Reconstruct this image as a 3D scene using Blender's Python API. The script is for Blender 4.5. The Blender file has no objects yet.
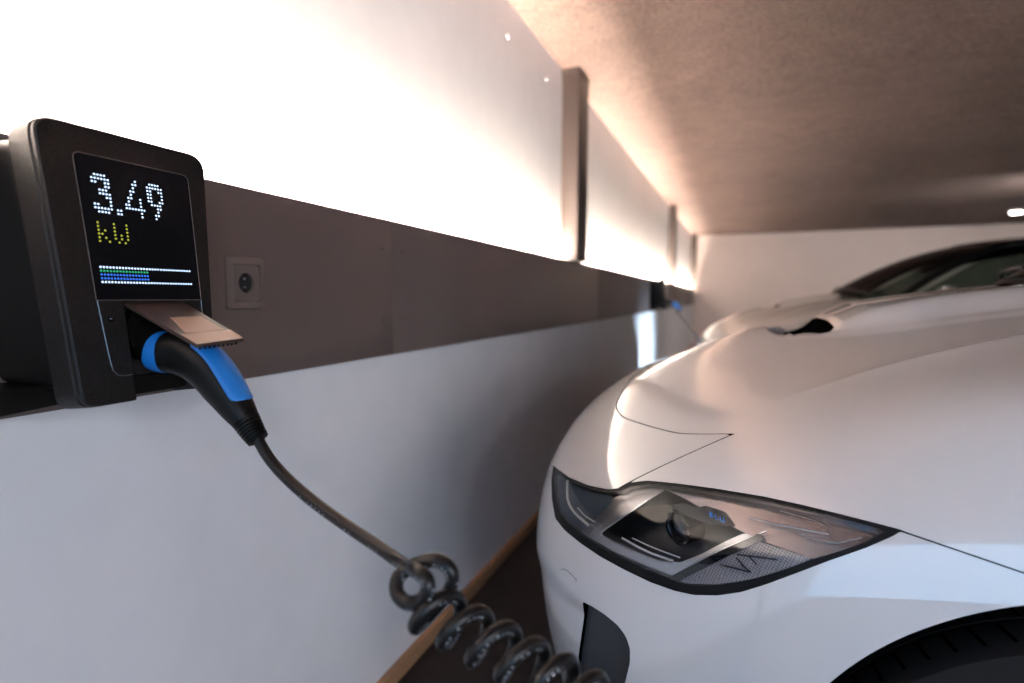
import bpy, bmesh, math, random
import numpy as np
from mathutils import Vector, Matrix
from mathutils.bvhtree import BVHTree
random.seed(4); rng = np.random.default_rng(4)
S = bpy.context.scene; COL = S.collection
# ------------------------------------------------------------------ camera
FPX, CAMZ, VPX, VPY = 560.0, 1.10, 735.0, 297.0
pitch = math.atan((341 - VPY) / FPX); yaw = math.atan((VPX - 512) * math.cos(pitch) / FPX)
fwd = np.array([-math.sin(yaw) * math.cos(pitch), math.cos(yaw) * math.cos(pitch), -math.sin(pitch)])
rgt = np.array([math.cos(yaw), math.sin(yaw), 0.0]); upv = np.cross(rgt, fwd); CAM = np.array([0, 0, CAMZ])
cd = bpy.data.cameras.new('camera'); cam = bpy.data.objects.new('camera', cd); COL.objects.link(cam)
cd.sensor_width = 36; cd.lens = 36 * FPX / 1024; cd.clip_start = 0.02; cd.clip_end = 200
cam.matrix_world = Matrix(((rgt[0], upv[0], -fwd[0], 0), (rgt[1], upv[1], -fwd[1], 0), (rgt[2], upv[2], -fwd[2], CAMZ), (0, 0, 0, 1)))
cd.dof.use_dof = True; cd.dof.focus_distance = 0.86; cd.dof.aperture_fstop = 2.0
S.camera = cam
# ------------------------------------------------------------------ world, lights, exposure
S.view_settings.view_transform = 'Standard'; S.view_settings.look = 'None'; S.view_settings.gamma = 1
S.view_settings.use_curve_mapping = False; S.view_settings.exposure = 2.4
W = bpy.data.worlds.new('world'); S.world = W; W.use_nodes = True
W.node_tree.nodes['Background'].inputs[0].default_value = (0.55, 0.65, 0.85, 1)
W.node_tree.nodes['Background'].inputs[1].default_value = 0.03
def area_light(name, loc, target, sx, sy, power, col, spread=180):
    l = bpy.data.lights.new(name, 'AREA'); l.shape = 'RECTANGLE'; l.size = sx; l.size_y = sy; l.energy = power; l.color = col
    l.spread = math.radians(spread)
    o = bpy.data.objects.new(name, l); COL.objects.link(o); o.location = loc
    o.rotation_euler = (Vector(target) - Vector(loc)).to_track_quat('-Z', 'Y').to_euler(); return o
area_light('entrance_daylight', (3.6, -1.9, 1.35), (-0.6, 1.2, 0.6), 2.6, 1.9, 20, (0.93, 0.93, 1.0))
area_light('ramp_daylight', (1.3, -3.8, 1.2), (-0.3, 2.0, 0.7), 5.2, 2.3, 17, (0.34, 0.64, 1.0))
area_light('between_bays_daylight', (5.0, 8.3, 1.3), (-0.95, 6.55, 0.35), 0.3, 0.5, 3.5, (0.62, 0.80, 1.0), 20)
LMP = (2.7, -3.3, 2.22)
area_light('ceiling_lamp_light', LMP, (-0.4, 1.4, 0.6), 0.4, 0.4, 7, (0.90, 0.92, 1.0))
area_light('far_lamp_light', (3.9, 8.2, 2.36), (2.2, 13.5, 0.6), 0.3, 0.3, 20, (1.0, 0.93, 0.88))

# ------------------------------------------------------------------ projection helpers
def ray(u, v): return fwd + rgt * (u - 512) / FPX + upv * (341 - v) / FPX
def at_depth(u, v, d): return CAM + ray(u, v) * d
def on_x(u, v, x): d = ray(u, v); return CAM + d * (x / d[0])
def project(P):
    d = P - CAM; z = d @ fwd; z = np.where(z < 0.02, 0.02, z)
    return 512 + FPX * (d @ rgt) / z, 341 - FPX * (d @ upv) / z
# ------------------------------------------------------------------ materials
MATS = {}
def mat(name, col=(0.5, 0.5, 0.5), rough=0.5, metal=0.0, coat=0.0, coat_rough=0.03, emit=None, estr=0.0, spec=0.5, noise=None, bump=None, alpha_glass=None):
    m = bpy.data.materials.new(name); m.use_nodes = True; nt = m.node_tree; b = nt.nodes['Principled BSDF']
    b.inputs['Base Color'].default_value = (*col, 1); b.inputs['Roughness'].default_value = rough
    b.inputs['Metallic'].default_value = metal; b.inputs['Coat Weight'].default_value = coat
    b.inputs['Coat Roughness'].default_value = coat_rough; b.inputs['Specular IOR Level'].default_value = spec
    if emit: b.inputs['Emission Color'].default_value = (*emit, 1); b.inputs['Emission Strength'].default_value = estr
    tc = nt.nodes.new('ShaderNodeTexCoord')
    if noise:   # (scale, amount) or list of them, multiplied value variation
        prev = None
        for sc, am in (noise if isinstance(noise, list) else [noise]):
            n = nt.nodes.new('ShaderNodeTexNoise'); n.inputs['Scale'].default_value = sc; n.inputs['Detail'].default_value = 6
            nt.links.new(tc.outputs['Object'], n.inputs['Vector'])
            r = nt.nodes.new('ShaderNodeMapRange'); r.inputs[1].default_value = 0.3; r.inputs[2].default_value = 0.7
            r.inputs[3].default_value = 1 - am; r.inputs[4].default_value = 1 + am; nt.links.new(n.outputs['Fac'], r.inputs[0])
            if prev is None: prev = r.outputs[0]
            else:
                q = nt.nodes.new('ShaderNodeMath'); q.operation = 'MULTIPLY'; nt.links.new(prev, q.inputs[0]); nt.links.new(r.outputs[0], q.inputs[1]); prev = q.outputs[0]
        mx = nt.nodes.new('ShaderNodeVectorMath'); mx.operation = 'SCALE'; mx.inputs[0].default_value = col
        nt.links.new(prev, mx.inputs['Scale']); nt.links.new(mx.outputs[0], b.inputs['Base Color'])
    if bump:    # (scale, strength, distance)
        n = nt.nodes.new('ShaderNodeTexNoise'); n.inputs['Scale'].default_value = bump[0]; n.inputs['Detail'].default_value = 4
        nt.links.new(tc.outputs['Object'], n.inputs['Vector'])
        bp = nt.nodes.new('ShaderNodeBump'); bp.inputs['Strength'].default_value = bump[1]; bp.inputs['Distance'].default_value = bump[2]
        nt.links.new(n.outputs['Fac'], bp.inputs['Height']); nt.links.new(bp.outputs[0], b.inputs['Normal'])
    MATS[name] = m; return m
def emission(name, col, s):
    m = bpy.data.materials.new(name); m.use_nodes = True; nt = m.node_tree; nt.nodes.clear()
    e = nt.nodes.new('ShaderNodeEmission'); o = nt.nodes.new('ShaderNodeOutputMaterial')
    e.inputs[0].default_value = (*col, 1); e.inputs[1].default_value = s; nt.links.new(e.outputs[0], o.inputs[0]); MATS[name] = m; return m
def clear_glass(name, tint, ior=1.45, rough=0.0):
    m = bpy.data.materials.new(name); m.use_nodes = True; nt = m.node_tree; nt.nodes.clear()
    t = nt.nodes.new('ShaderNodeBsdfTransparent'); g = nt.nodes.new('ShaderNodeBsdfGlossy'); fr = nt.nodes.new('ShaderNodeFresnel')
    mx = nt.nodes.new('ShaderNodeMixShader'); o = nt.nodes.new('ShaderNodeOutputMaterial')
    t.inputs[0].default_value = (*tint, 1); g.inputs['Roughness'].default_value = rough; fr.inputs[0].default_value = ior
    nt.links.new(fr.outputs[0], mx.inputs[0]); nt.links.new(t.outputs[0], mx.inputs[1]); nt.links.new(g.outputs[0], mx.inputs[2]); nt.links.new(mx.outputs[0], o.inputs[0])
    MATS[name] = m; return m
mat('wall_paint', (0.74, 0.73, 0.74), 0.6, noise=[(1.3, 0.03), (9, 0.025)], bump=(60, 0.06, 0.002))
mat('concrete', (0.165, 0.114, 0.098), 0.9, noise=[(0.9, 0.10), (7, 0.10), (48, 0.30)], bump=(30, 0.6, 0.01))
mat('floor_paint', (0.013, 0.010, 0.009), 0.7, noise=(8, 0.2))
mat('end_wall_paint', (0.74, 0.64, 0.60), 0.6, noise=(2, 0.03))
mat('band_metal', (0.12, 0.092, 0.083), 0.42, noise=[(3, 0.05), (300, 0.05)], bump=(500, 0.03, 0.0003))
mat('post_metal', (0.055, 0.040, 0.035), 0.45, noise=(5, 0.05))
mat('band_joint', (0.05, 0.04, 0.038), 0.5)
mat('oak_trim', (0.42, 0.22, 0.11), 0.55, noise=[(4, 0.15), (40, 0.1)])
mat('socket_plastic', (0.13, 0.10, 0.09), 0.38)
mat('black_plastic', (0.004, 0.0035, 0.003), 0.42, spec=0.22)
mat('charger_textured', (0.010, 0.0078, 0.0068), 0.5, spec=0.28, noise=(520, 0.75), bump=(520, 0.5, 0.0012))
mat('gloss_black', (0.006, 0.006, 0.007), 0.08)
mat('matte_black', (0.008, 0.008, 0.008), 0.8)
mat('flap_metal', (0.05, 0.03, 0.022), 0.36, spec=0.6)
mat('flap_label', (0.30, 0.17, 0.115), 0.42)
mat('plug_blue', (0.008, 0.16, 0.50), 0.45)
mat('cable_rubber', (0.008, 0.007, 0.007), 0.36, spec=0.35, bump=(300, 0.05, 0.0005))
mat('print_white', (0.55, 0.58, 0.62), 0.5)
mat('car_paint', (0.52, 0.525, 0.54), 0.38, coat=1.0, coat_rough=0.02)
MATS['car_paint'].node_tree.nodes['Principled BSDF'].inputs['Coat IOR'].default_value = 1.95
mat('rubber_seal', (0.004, 0.004, 0.005), 0.5, spec=0.15)
mat('bowl_black', (0.016, 0.017, 0.020), 0.35)
mat('satin_grey', (0.50, 0.49, 0.50), 0.24, metal=0.9)
mat('chrome', (0.85, 0.86, 0.88), 0.12, metal=1.0)
mat('light_guide', (0.75, 0.78, 0.80), 0.2)
mat('smoke_blue', (0.05, 0.075, 0.105), 0.25)
mat('print_blue', (0.02, 0.30, 0.95), 0.5)
mat('reflex_grey', (0.30, 0.29, 0.31), 0.35, metal=0.3)
mat('dark_line', (0.015, 0.015, 0.018), 0.5)
mat('grille_black', (0.022, 0.026, 0.032), 0.5)
mat('tyre_rubber', (0.007, 0.007, 0.008), 0.8, spec=0.2)
mat('alloy', (0.45, 0.46, 0.48), 0.3, metal=0.9)
mat('liner_black', (0.0012, 0.0012, 0.0012), 1.0, spec=0.0)
mat('interior_dark', (0.03, 0.028, 0.027), 0.8)
mat('seat_leather', (0.08, 0.065, 0.055), 0.5)
clear_glass('lens_clear', (0.93, 0.94, 0.96), 1.5)
clear_glass('window_glass', (0.25, 0.30, 0.27), 1.5)
clear_glass('projector_glass', (0.75, 0.8, 0.9), 1.7)
emission('led_warm', (1.0, 0.84, 0.69), 250)
emission('led_ice', (0.55, 0.72, 1.0), 0.42)
emission('led_yellow', (0.75, 0.78, 0.10), .13)
emission('led_green', (0.06, 0.75, 0.35), .14)
emission('led_blue', (0.05, 0.22, 1.0), .22)
emission('lamp_face', (1.0, 0.93, 0.85), 4)
def cell_pattern(m, scale, dark):
    nt = MATS[m].node_tree; b = nt.nodes['Principled BSDF']; tc = nt.nodes.new('ShaderNodeTexCoord'); ck = nt.nodes.new('ShaderNodeTexChecker')
    mp = nt.nodes.new('ShaderNodeMapping'); mp.inputs['Rotation'].default_value = (0.5, 0.3, 0.4); nt.links.new(tc.outputs['Object'], mp.inputs[0]); nt.links.new(mp.outputs[0], ck.inputs[0])
    c = b.inputs['Base Color'].default_value; ck.inputs[1].default_value = c; ck.inputs[2].default_value = (c[0] * dark, c[1] * dark, c[2] * dark, 1); ck.inputs[3].default_value = scale
    nt.links.new(ck.outputs[0], b.inputs['Base Color'])
cell_pattern('reflex_grey', 380, 0.45)
# ------------------------------------------------------------------ mesh helpers
def link(name, verts, faces, material, parent=None, smooth=False, normals=None):
    me = bpy.data.meshes.new(name); me.from_pydata([tuple(map(float, v)) for v in verts], [], [tuple(int(i) for i in f) for f in faces]); me.update()
    if smooth: me.polygons.foreach_set('use_smooth', [True] * len(me.polygons))
    if normals is not None: me.normals_split_custom_set_from_vertices([tuple(map(float, n)) for n in normals])
    o = bpy.data.objects.new(name, me); COL.objects.link(o)
    if material: me.materials.append(MATS[material])
    if parent is not None:
        o.parent = parent
    return o
def from_bm(name, bm, material, parent=None, smooth=False, angle=None):
    me = bpy.data.meshes.new(name); bm.normal_update(); bm.to_mesh(me); bm.free()
    o = bpy.data.objects.new(name, me); COL.objects.link(o); me.materials.append(MATS[material])
    if smooth or angle:
        me.polygons.foreach_set('use_smooth', [True] * len(me.polygons))
        if angle: me.set_sharp_from_angle(angle=math.radians(angle))
    if parent is not None: o.parent = parent
    return o
def empty(name, loc, rz=0.0):
    o = bpy.data.objects.new(name, None); COL.objects.link(o); o.location = loc; o.rotation_euler = (0, 0, rz); o.empty_display_size = 0.1; return o
def tag(o, label=None, cat=None, group=None, kind=None):
    if label: o['label'] = label
    if cat: o['category'] = cat
    if group: o['group'] = group
    if kind: o['kind'] = kind
    return o
def box(bm, x0, x1, y0, y1, z0, z1, bev=0.0, seg=2):
    r = bmesh.ops.create_cube(bm, size=1.0)
    for v in r['verts']:
        v.co = Vector(((x0 + x1) / 2 + v.co.x * (x1 - x0), (y0 + y1) / 2 + v.co.y * (y1 - y0), (z0 + z1) / 2 + v.co.z * (z1 - z0)))
    if bev > 0:
        es = list({e for v in r['verts'] for e in v.link_edges})
        bmesh.ops.bevel(bm, geom=es, offset=bev, segments=seg, affect='EDGES', profile=0.6)
def boxobj(name, b, material, parent=None, bev=0.0, off=(0, 0, 0)):
    bm = bmesh.new(); box(bm, b[0] - off[0], b[1] - off[0], b[2] - off[1], b[3] - off[1], b[4] - off[2], b[5] - off[2], bev)
    return from_bm(name, bm, material, parent, angle=40 if bev else None)
def tube_mesh(pts, radii, seg=16, cap=True):
    pts = [np.array(p, float) for p in pts]; n = len(pts)
    if np.isscalar(radii): radii = [radii] * n
    V = []; F = []; T = []
    for i in range(n):
        t = pts[min(i + 1, n - 1)] - pts[max(i - 1, 0)]; T.append(t / (np.linalg.norm(t) + 1e-12))
    a = np.array([0, 0, 1.0]) if abs(T[0][2]) < 0.9 else np.array([1.0, 0, 0]); nrm = np.cross(T[0], a); nrm /= np.linalg.norm(nrm)
    for i in range(n):
        nrm = nrm - T[i] * (nrm @ T[i]); nrm /= np.linalg.norm(nrm); b = np.cross(T[i], nrm)
        for k in range(seg):
            an = 2 * math.pi * k / seg; V.append(pts[i] + radii[i] * (math.cos(an) * nrm + math.sin(an) * b))
    for i in range(n - 1):
        for k in range(seg):
            F.append((i * seg + k, i * seg + (k + 1) % seg, (i + 1) * seg + (k + 1) % seg, (i + 1) * seg + k))
    if cap: F.append(tuple(range(seg))[::-1]); F.append(tuple((n - 1) * seg + k for k in range(seg)))
    return V, F
def catmull(P, per=10):
    P = [np.array(p, float) for p in P]; Q = [2 * P[0] - P[1]] + P + [2 * P[-1] - P[-2]]; out = []
    for i in range(1, len(Q) - 2):
        for k in range(per):
            t = k / per; a, b, c, d = Q[i - 1], Q[i], Q[i + 1], Q[i + 2]
            out.append(0.5 * ((2 * b) + (-a + c) * t + (2 * a - 5 * b + 4 * c - d) * t * t + (-a + 3 * b - 3 * c + d) * t ** 3))
    out.append(P[-1]); return out
def rounded_poly(corners, radii, seg=8):
    out = []; n = len(corners)
    for i in range(n):
        p = np.array(corners[i], float); a = np.array(corners[i - 1], float); b = np.array(corners[(i + 1) % n], float); r = radii[i]
        if r <= 0: out.append(p); continue
        u = (a - p) / np.linalg.norm(a - p); w = (b - p) / np.linalg.norm(b - p)
        p0 = p + u * r; p1 = p + w * r
        for k in range(seg + 1):
            t = k / seg; out.append((1 - t) ** 2 * p0 + 2 * t * (1 - t) * p + t * t * p1)
    return out
def extrude_outline(outline3, vec, bevel=0.0):
    """closed prism from a planar outline (list of 3-vectors) along vec"""
    n = len(outline3); A = [np.array(p) for p in outline3]; vec = np.array(vec, float)
    V = A + [p + vec for p in A]; F = [tuple(range(n)), tuple(range(2 * n - 1, n - 1, -1))]
    for i in range(n): F.append((i, n + i, n + (i + 1) % n, (i + 1) % n))
    return V, F
def fix(o, angle=35):
    bm = bmesh.new(); bm.from_mesh(o.data); bmesh.ops.recalc_face_normals(bm, faces=bm.faces); bm.to_mesh(o.data); bm.free()
    if angle:
        o.data.polygons.foreach_set('use_smooth', [True] * len(o.data.polygons)); o.data.set_sharp_from_angle(angle=math.radians(angle))
    return o
# ------------------------------------------------------------------ the room
XB, XU, XL = -0.92, -0.985, -0.95      # band face, upper wall face, lower wall face
ZF = -0.08; YE = 14.3; Y0 = -4.0; XR = 9.0
def ceil_z(y): return 2.40 + 0.0125 * y
def struct(o, label, cat='wall'):
    o['kind'] = 'structure'; o['label'] = label; o['category'] = cat; return o
struct(boxobj('wall_left', (-1.30, XU, Y0, YE + 0.3, ZF - 0.1, 3.0), 'wall_paint'), 'white painted garage wall, washed by the light above the dark band')
struct(boxobj('trim_1', (XU + 0.001, XL, Y0 + 0.05, YE - 0.01, ZF, 0.930), 'wall_paint'), 'pale painted lower wall facing below the dark band')
struct(boxobj('floor', (-1.4, XR, Y0, YE + 0.3, ZF - 0.12, ZF), 'floor_paint'), 'dark brown garage floor', 'floor')
V = [(-1.3, Y0, ceil_z(Y0)), (XR, Y0, ceil_z(Y0)), (XR, YE + .3, ceil_z(YE + .3)), (-1.3, YE + .3, ceil_z(YE + .3))]
V += [(a, b, c + 0.3) for a, b, c in V]
struct(link('ceiling', V, [(3, 2, 1, 0), (4, 5, 6, 7), (0, 1, 5, 4), (1, 2, 6, 5), (2, 3, 7, 6), (3, 0, 4, 7)], 'concrete'), 'raw concrete ceiling slab', 'ceiling')
struct(boxobj('wall_back', (XU, XR, YE, YE + 0.3, ZF, 2.9), 'end_wall_paint'), 'pale wall at the far end of the garage')
struct(boxobj('wall_right', (XR, XR + 0.3, Y0, YE, ZF, 2.9), 'concrete'), 'garage wall beyond the parked cars')
struct(boxobj('baseboard_left', (XL, XL + 0.022, Y0 + 0.05, YE - 0.01, ZF, ZF + 0.050), 'oak_trim', bev=0.004), 'orange-brown skirting strip along the foot of the left wall', 'trim')

# the dark horizontal band: panels butted end to end
seams = [-2.9, -0.35, 1.385, 4.0, 6.6, 9.2, 11.8, YE - 0.02]
band = empty('wall_band', (XB, 0, 0.935)); tag(band, 'dark brown metal band running along the whole left wall', 'wall band')
for i in range(len(seams) - 1):
    a, b = seams[i] + 0.0009, seams[i + 1] - 0.0009
    p = boxobj('band_panel', (-0.024, 0, a, b, 0, 0.385), 'band_metal', band, bev=0.0008)
    for yy, s in ((a + 0.05, 1), (b - 0.05, 1)):
        for zz in (0.10, 0.30):
            bm = bmesh.new(); r = bmesh.ops.create_cone(bm, cap_ends=True, segments=16, radius1=0.0045, radius2=0.0038, depth=0.0016, matrix=Matrix.Translation((0.0006, yy, zz)) @ Matrix.Rotation(math.pi / 2, 4, 'Y'))
            from_bm('screw_head', bm, 'band_joint', p)
boxobj('inner_rail', (-0.030, -0.0245, seams[0], seams[-1], 0.01, 0.37), 'band_joint', band)
# LED channel hidden behind the band's top lip
led = empty('light_strip', (-0.957, 0, 1.26)); tag(led, 'warm white light strip glowing behind the top edge of the dark band', 'light strip')
boxobj('aluminium_channel', (-0.012, 0.012, seams[0], seams[-1], -0.012, -0.002), 'alloy', led)
boxobj('diffuser', (-0.010, 0.010, seams[0], seams[-1], -0.0015, 0.004), 'led_warm', led)
# posts
post_y = [(3.28, 'nearest dark brown post between the band and the ceiling'), (9.05, 'middle dark brown post between band and ceiling, beyond the far charging box'), (13.85, 'farthest dark brown post, in the corner with the end wall')]
for y, lab in post_y:
    t = empty('wall_post', (-0.93, y, 1.325)); tag(t, lab, 'post', 'posts above the dark band')
    h = ceil_z(y) - 1.325
    boxobj('post_body', (-0.055, 0.047, 0.0, 0.235, 0.0, h - 0.03), 'post_metal', t, bev=0.004)
    boxobj('foot_plate', (-0.058, 0.049, -0.004, 0.239, -0.004, 0.004), 'band_joint', t, bev=0.001)
    boxobj('head_plate', (-0.058, 0.049, -0.003, 0.238, h - 0.03, h - 0.001), 'post_metal', t, bev=0.003)
# small fixings on the upper wall
for (u, v), lab in (((508, 36), 'small white plug high on the upper wall'), ((546, 79), 'small white plug on the upper wall beside the nearest post')):
    p = on_x(u, v, XU)
    bm = bmesh.new(); bmesh.ops.create_cone(bm, cap_ends=True, segments=20, radius1=0.011, radius2=0.008, depth=0.006, matrix=Matrix.Rotation(math.pi / 2, 4, 'Y'))
    o = from_bm('wall_plug', bm, 'wall_paint', angle=30); o.location = (XU + 0.003, p[1], p[2]); tag(o, lab, 'wall plug')
# round ceiling lamps
p = (2.52, 4.55)
def ceiling_lamp(x, y, lab):
    t = empty('ceiling_lamp', (x, y, ceil_z(y))); tag(t, lab, 'ceiling lamp', 'round lamps on the garage ceiling')
    for nm, r0, r1, z0, z1, m in (('rim', 0.11, 0.10, -0.001, -0.04, 'alloy'), ('lamp_diffuser', 0.088, 0.07, -0.041, -0.062, 'lamp_face')):
        bm = bmesh.new(); bmesh.ops.create_cone(bm, cap_ends=True, segments=40, radius1=r1, radius2=r0, depth=abs(z1 - z0), matrix=Matrix.Translation((0, 0, (z0 + z1) / 2)))
        from_bm(nm, bm, m, t, angle=40)
LAMP = CAM + ray(1016, 217) * ((2.47 - CAMZ - 0.05) / ray(1016, 217)[2])
ceiling_lamp(LAMP[0], LAMP[1], 'small round ceiling lamp glowing at the right edge above the cars')

ceiling_lamp(LMP[0], LMP[1], 'round ceiling lamp over the entrance side, behind the viewer')
# ------------------------------------------------------------------ wall socket
a = on_x(223, 256, XB); b = on_x(263, 307, XB)
sy, sz = (a[1] + b[1]) / 2, (a[2] + b[2]) / 2; hw, hh = (b[1] - a[1]) / 2, 0.052
sk = empty('wall_socket', (XB, sy, sz)); tag(sk, 'dark brown square power socket on the band beside the charger', 'power socket')
def frame_mesh(name, h0, w0, h1, w1, x0, x1, m, parent, r0=0.006, r1=0.004):
    A = rounded_poly([(-w0, -h0), (w0, -h0), (w0, h0), (-w0, h0)], [r0] * 4, 5); B = rounded_poly([(-w1, -h1), (w1, -h1), (w1, h1), (-w1, h1)], [r1] * 4, 5)
    n = len(A); V = [(0.0005, p[0], p[1]) for p in A] + [(x0, p[0] * .98, p[1] * .98) for p in A] + [(x1, p[0], p[1]) for p in B] + [(0.001, p[0], p[1]) for p in B]
    F = []
    for k in range(3):
        for i in range(n): F.append((k * n + i, k * n + (i + 1) % n, (k + 1) * n + (i + 1) % n, (k + 1) * n + i))
    return fix(link(name, V, F, m, parent), 30)
frame_mesh('cover_frame', hh, hw, hh * 0.72, hw * 0.70, 0.007, 0.0105, 'socket_plastic', sk)
# insert plate with a sunken well
def well():
    w, h, r = hw * 0.68, hh * 0.70, 0.0195; N = 48
    sq = []; ci = []
    for k in range(N):
        an = 2 * math.pi * k / N; c, s_ = math.cos(an), math.sin(an); q = min(w / max(abs(c), 1e-6), h / max(abs(s_), 1e-6))
        sq.append((c * q, s_ * q)); ci.append((c * r, s_ * r))
    V = [(0.001, *p) for p in sq] + [(0.0075, *p) for p in sq] + [(0.0075, *p) for p in ci] + [(-0.012, p[0] * .95, p[1] * .95) for p in ci] + [(-0.012, 0, 0)]
    F = [(k * N + i, k * N + (i + 1) % N, (k + 1) * N + (i + 1) % N, (k + 1) * N + i) for k in range(3) for i in range(N)]
    F += [(3 * N + i, 3 * N + (i + 1) % N, 4 * N) for i in range(N)]
    return fix(link('socket_insert', V, F, 'socket_plastic', sk), 30)
well()
bm = bmesh.new(); bmesh.ops.create_cone(bm, cap_ends=True, segments=40, radius1=0.0192, radius2=0.0192, depth=0.002, matrix=Matrix.Translation((-0.0005, 0, 0)) @ Matrix.Rotation(math.pi / 2, 4, 'Y')); from_bm('socket_well', bm, 'matte_black', sk)
for s in (-1, 1):
    bm = bmesh.new(); bmesh.ops.create_cone(bm, cap_ends=True, segments=14, radius1=0.0026, radius2=0.0026, depth=0.002, matrix=Matrix.Translation((0.0012, 0, s * 0.0085)) @ Matrix.Rotation(math.pi / 2, 4, 'Y')); from_bm('contact_hole', bm, 'alloy', sk)
for s in (-1, 1):
    bm = bmesh.new(); box(bm, 0.0005, 0.007, -0.004 + s * 0.0, 0.004, s * 0.0185 - 0.003, s * 0.0185 + 0.003, 0.0008); from_bm('earth_clip', bm, 'black_plastic', sk, angle=30)

# ------------------------------------------------------------------ charger
KT = 0.0006 / 0.0047
def fx(z): return -0.76 + (1.2556 - z) * KT
FN = np.array([1.0, 0, KT]); FN /= np.linalg.norm(FN); FD = np.array([KT, 0, -1.0]); FD /= np.linalg.norm(FD)
def build_charger(name, loc, label, detailed=True):
    O = np.array([XB, 0.53, 0.965])
    t = empty(name, loc); tag(t, label, 'charging station', 'wall charging boxes on the dark band')
    def P(y, z, d=0.0): return np.array([fx(z), y, z]) + FN * d - O
    def prism(nm, yz, d0, d1, m, parent=t, ang=35):
        V, F = extrude_outline([P(y, z, d0) for y, z in yz], FN * (d1 - d0)); return fix(link(nm, V, F, m, parent), ang)
    outer_full = [(0.4165, 1.316), (0.4165, 0.966), (0.492, 0.966), (0.492, 1.003), (0.582, 1.003), (0.582, 0.968), (0.644, 0.968), (0.644, 1.316)]
    # cover shell as an inverted U with a bevelled edge: rings from the back to the face
    def ringset(grow):
        g = grow
        c = [(0.4165 - g, 1.316 + g), (0.428 - g, 0.966 - g * .3), (0.492, 0.966 - g * .3), (0.492, 1.094), (0.583, 1.094), (0.583, 0.968 - g * .3), (0.614 + g, 0.968 - g * .3), (0.646 + g, 1.316 + g)]
        return rounded_poly(c, [0.026, 0.020, 0.002, 0.002, 0.002, 0.002, 0.020, 0.026], 8)
    rings = [(ringset(0.0), -0.052), (ringset(0.001), -0.012), (ringset(0.0), -0.0105), (ringset(-0.0012), -0.010), (ringset(-0.0012), -0.009), (ringset(0.0), -0.0085), (ringset(0.0), -0.0025), (ringset(-0.0018), 0.0)]
    V = []; F = []; n = len(rings[0][0])
    for rg, d in rings: V += [P(y, z, d) for y, z in rg]
    for k in range(len(rings) - 1):
        for i in range(n): F.append((k * n + i, k * n + (i + 1) % n, (k + 1) * n + (i + 1) % n, (k + 1) * n + i))
    L = len(rings) - 1; F.append(tuple(L * n + i for i in range(n))); F.append(tuple(range(n))[::-1])
    fix(link('cover', V, F, 'charger_textured', t), 25)
    # body running back to the band
    c = rounded_poly([(0.436, 1.306), (0.442, 0.985), (0.604, 0.985), (0.624, 1.306)], [0.02, 0.012, 0.012, 0.02], 6)
    Va = [np.array([XB + 0.001, y, z]) - O for y, z in c] + [P(y, z, -0.046) for y, z in c]; n = len(c)
    Fa = [tuple(range(n)), tuple(range(2 * n - 1, n - 1, -1))] + [(i, n + i, n + (i + 1) % n, (i + 1) % n) for i in range(n)]
    fix(link('body', Va, Fa, 'black_plastic', t), 30)
    cb = rounded_poly([(0.385, 0.985), (0.385, 0.953), (0.606, 0.966), (0.606, 0.985)], [0.003] * 4, 4)  # bottom lip; its black left overhang stands in for shade on the band
    Va = [np.array([XB + 0.001, y, z]) - O for y, z in cb] + [np.array([XB + 0.085, y, z]) - O for y, z in cb]; n = len(cb)
    Fa = [tuple(range(n)), tuple(range(2 * n - 1, n - 1, -1))] + [(i, n + i, n + (i + 1) % n, (i + 1) % n) for i in range(n)]
    fix(link('bottom_rail_and_shade', Va, Fa, 'black_plastic', t), 30)
    # socket bay seen under the flap: bars across the open bottom, dark back
    prism('socket_bay', [(0.493, 1.093), (0.493, 0.972), (0.582, 0.972), (0.582, 1.093)], -0.050, -0.040, 'matte_black')
    prism('lower_bar', [(0.493, 0.996), (0.493, 0.974), (0.575, 0.974), (0.575, 0.996)], -0.038, -0.016, 'black_plastic')
    prism('upper_bar', [(0.493, 1.018), (0.493, 0.999), (0.582, 0.999), (0.582, 1.018)], -0.038, -0.010, 'charger_textured')
    prism('collar', [(0.537 + 0.036 * math.cos(a_), 1.055 + 0.036 * math.sin(a_)) for a_ in np.linspace(0, 2 * math.pi, 40, endpoint=False)], -0.040, -0.014, 'black_plastic')
    # screen
    sc = rounded_poly([(0.4545, 1.280), (0.4585, 1.0965), (0.6060, 1.0965), (0.6115, 1.280)], [0.010, 0.002, 0.002, 0.010], 6)
    scr = prism('display', sc, -0.0005, 0.0012, 'gloss_black')
    Vt, Ft = tube_mesh([P(y, z, 0.0012) for y, z in sc + [sc[0]]], 0.00045, 6); link('display_edge', Vt, Ft, 'socket_plastic', scr)
    # thin trim line of the lower inset panel
    ln = [P(*q, 0.0006) for q in ((0.4600, 1.096), (0.4655, 1.020), (0.470, 1.004), (0.478, 1.0), (0.490, 1.0))]
    Vt, Ft = tube_mesh(catmull(ln, 5), 0.0005, 6); link('inset_trim', Vt, Ft, 'alloy', t)
    ln = [P(*q, 0.0006) for q in ((0.6065, 1.096), (0.603, 1.030), (0.601, 1.006), (0.595, 1.0), (0.585, 1.0))]
    Vt, Ft = tube_mesh(catmull(ln, 5), 0.0005, 6); link('inset_trim', Vt, Ft, 'alloy', t)
    bm = bmesh.new(); bmesh.ops.create_uvsphere(bm, u_segments=16, v_segments=10, radius=0.0042, matrix=Matrix.Translation(P(0.474, 1.073, 0.0))); from_bm('button', bm, 'gloss_black', t, smooth=True)
    # dots of the display
    d3 = ['.1111.', '111111', '11..11', '....11', '..111.', '..1111', '....11', '.....1', '11...1', '111111', '.1111.']
    d4 = ['....1..', '...11..', '...1...', '..11...', '..1....', '.11..1.', '.1...1.', '11...1.', '1111111', '.....1.', '.....1.']
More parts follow.
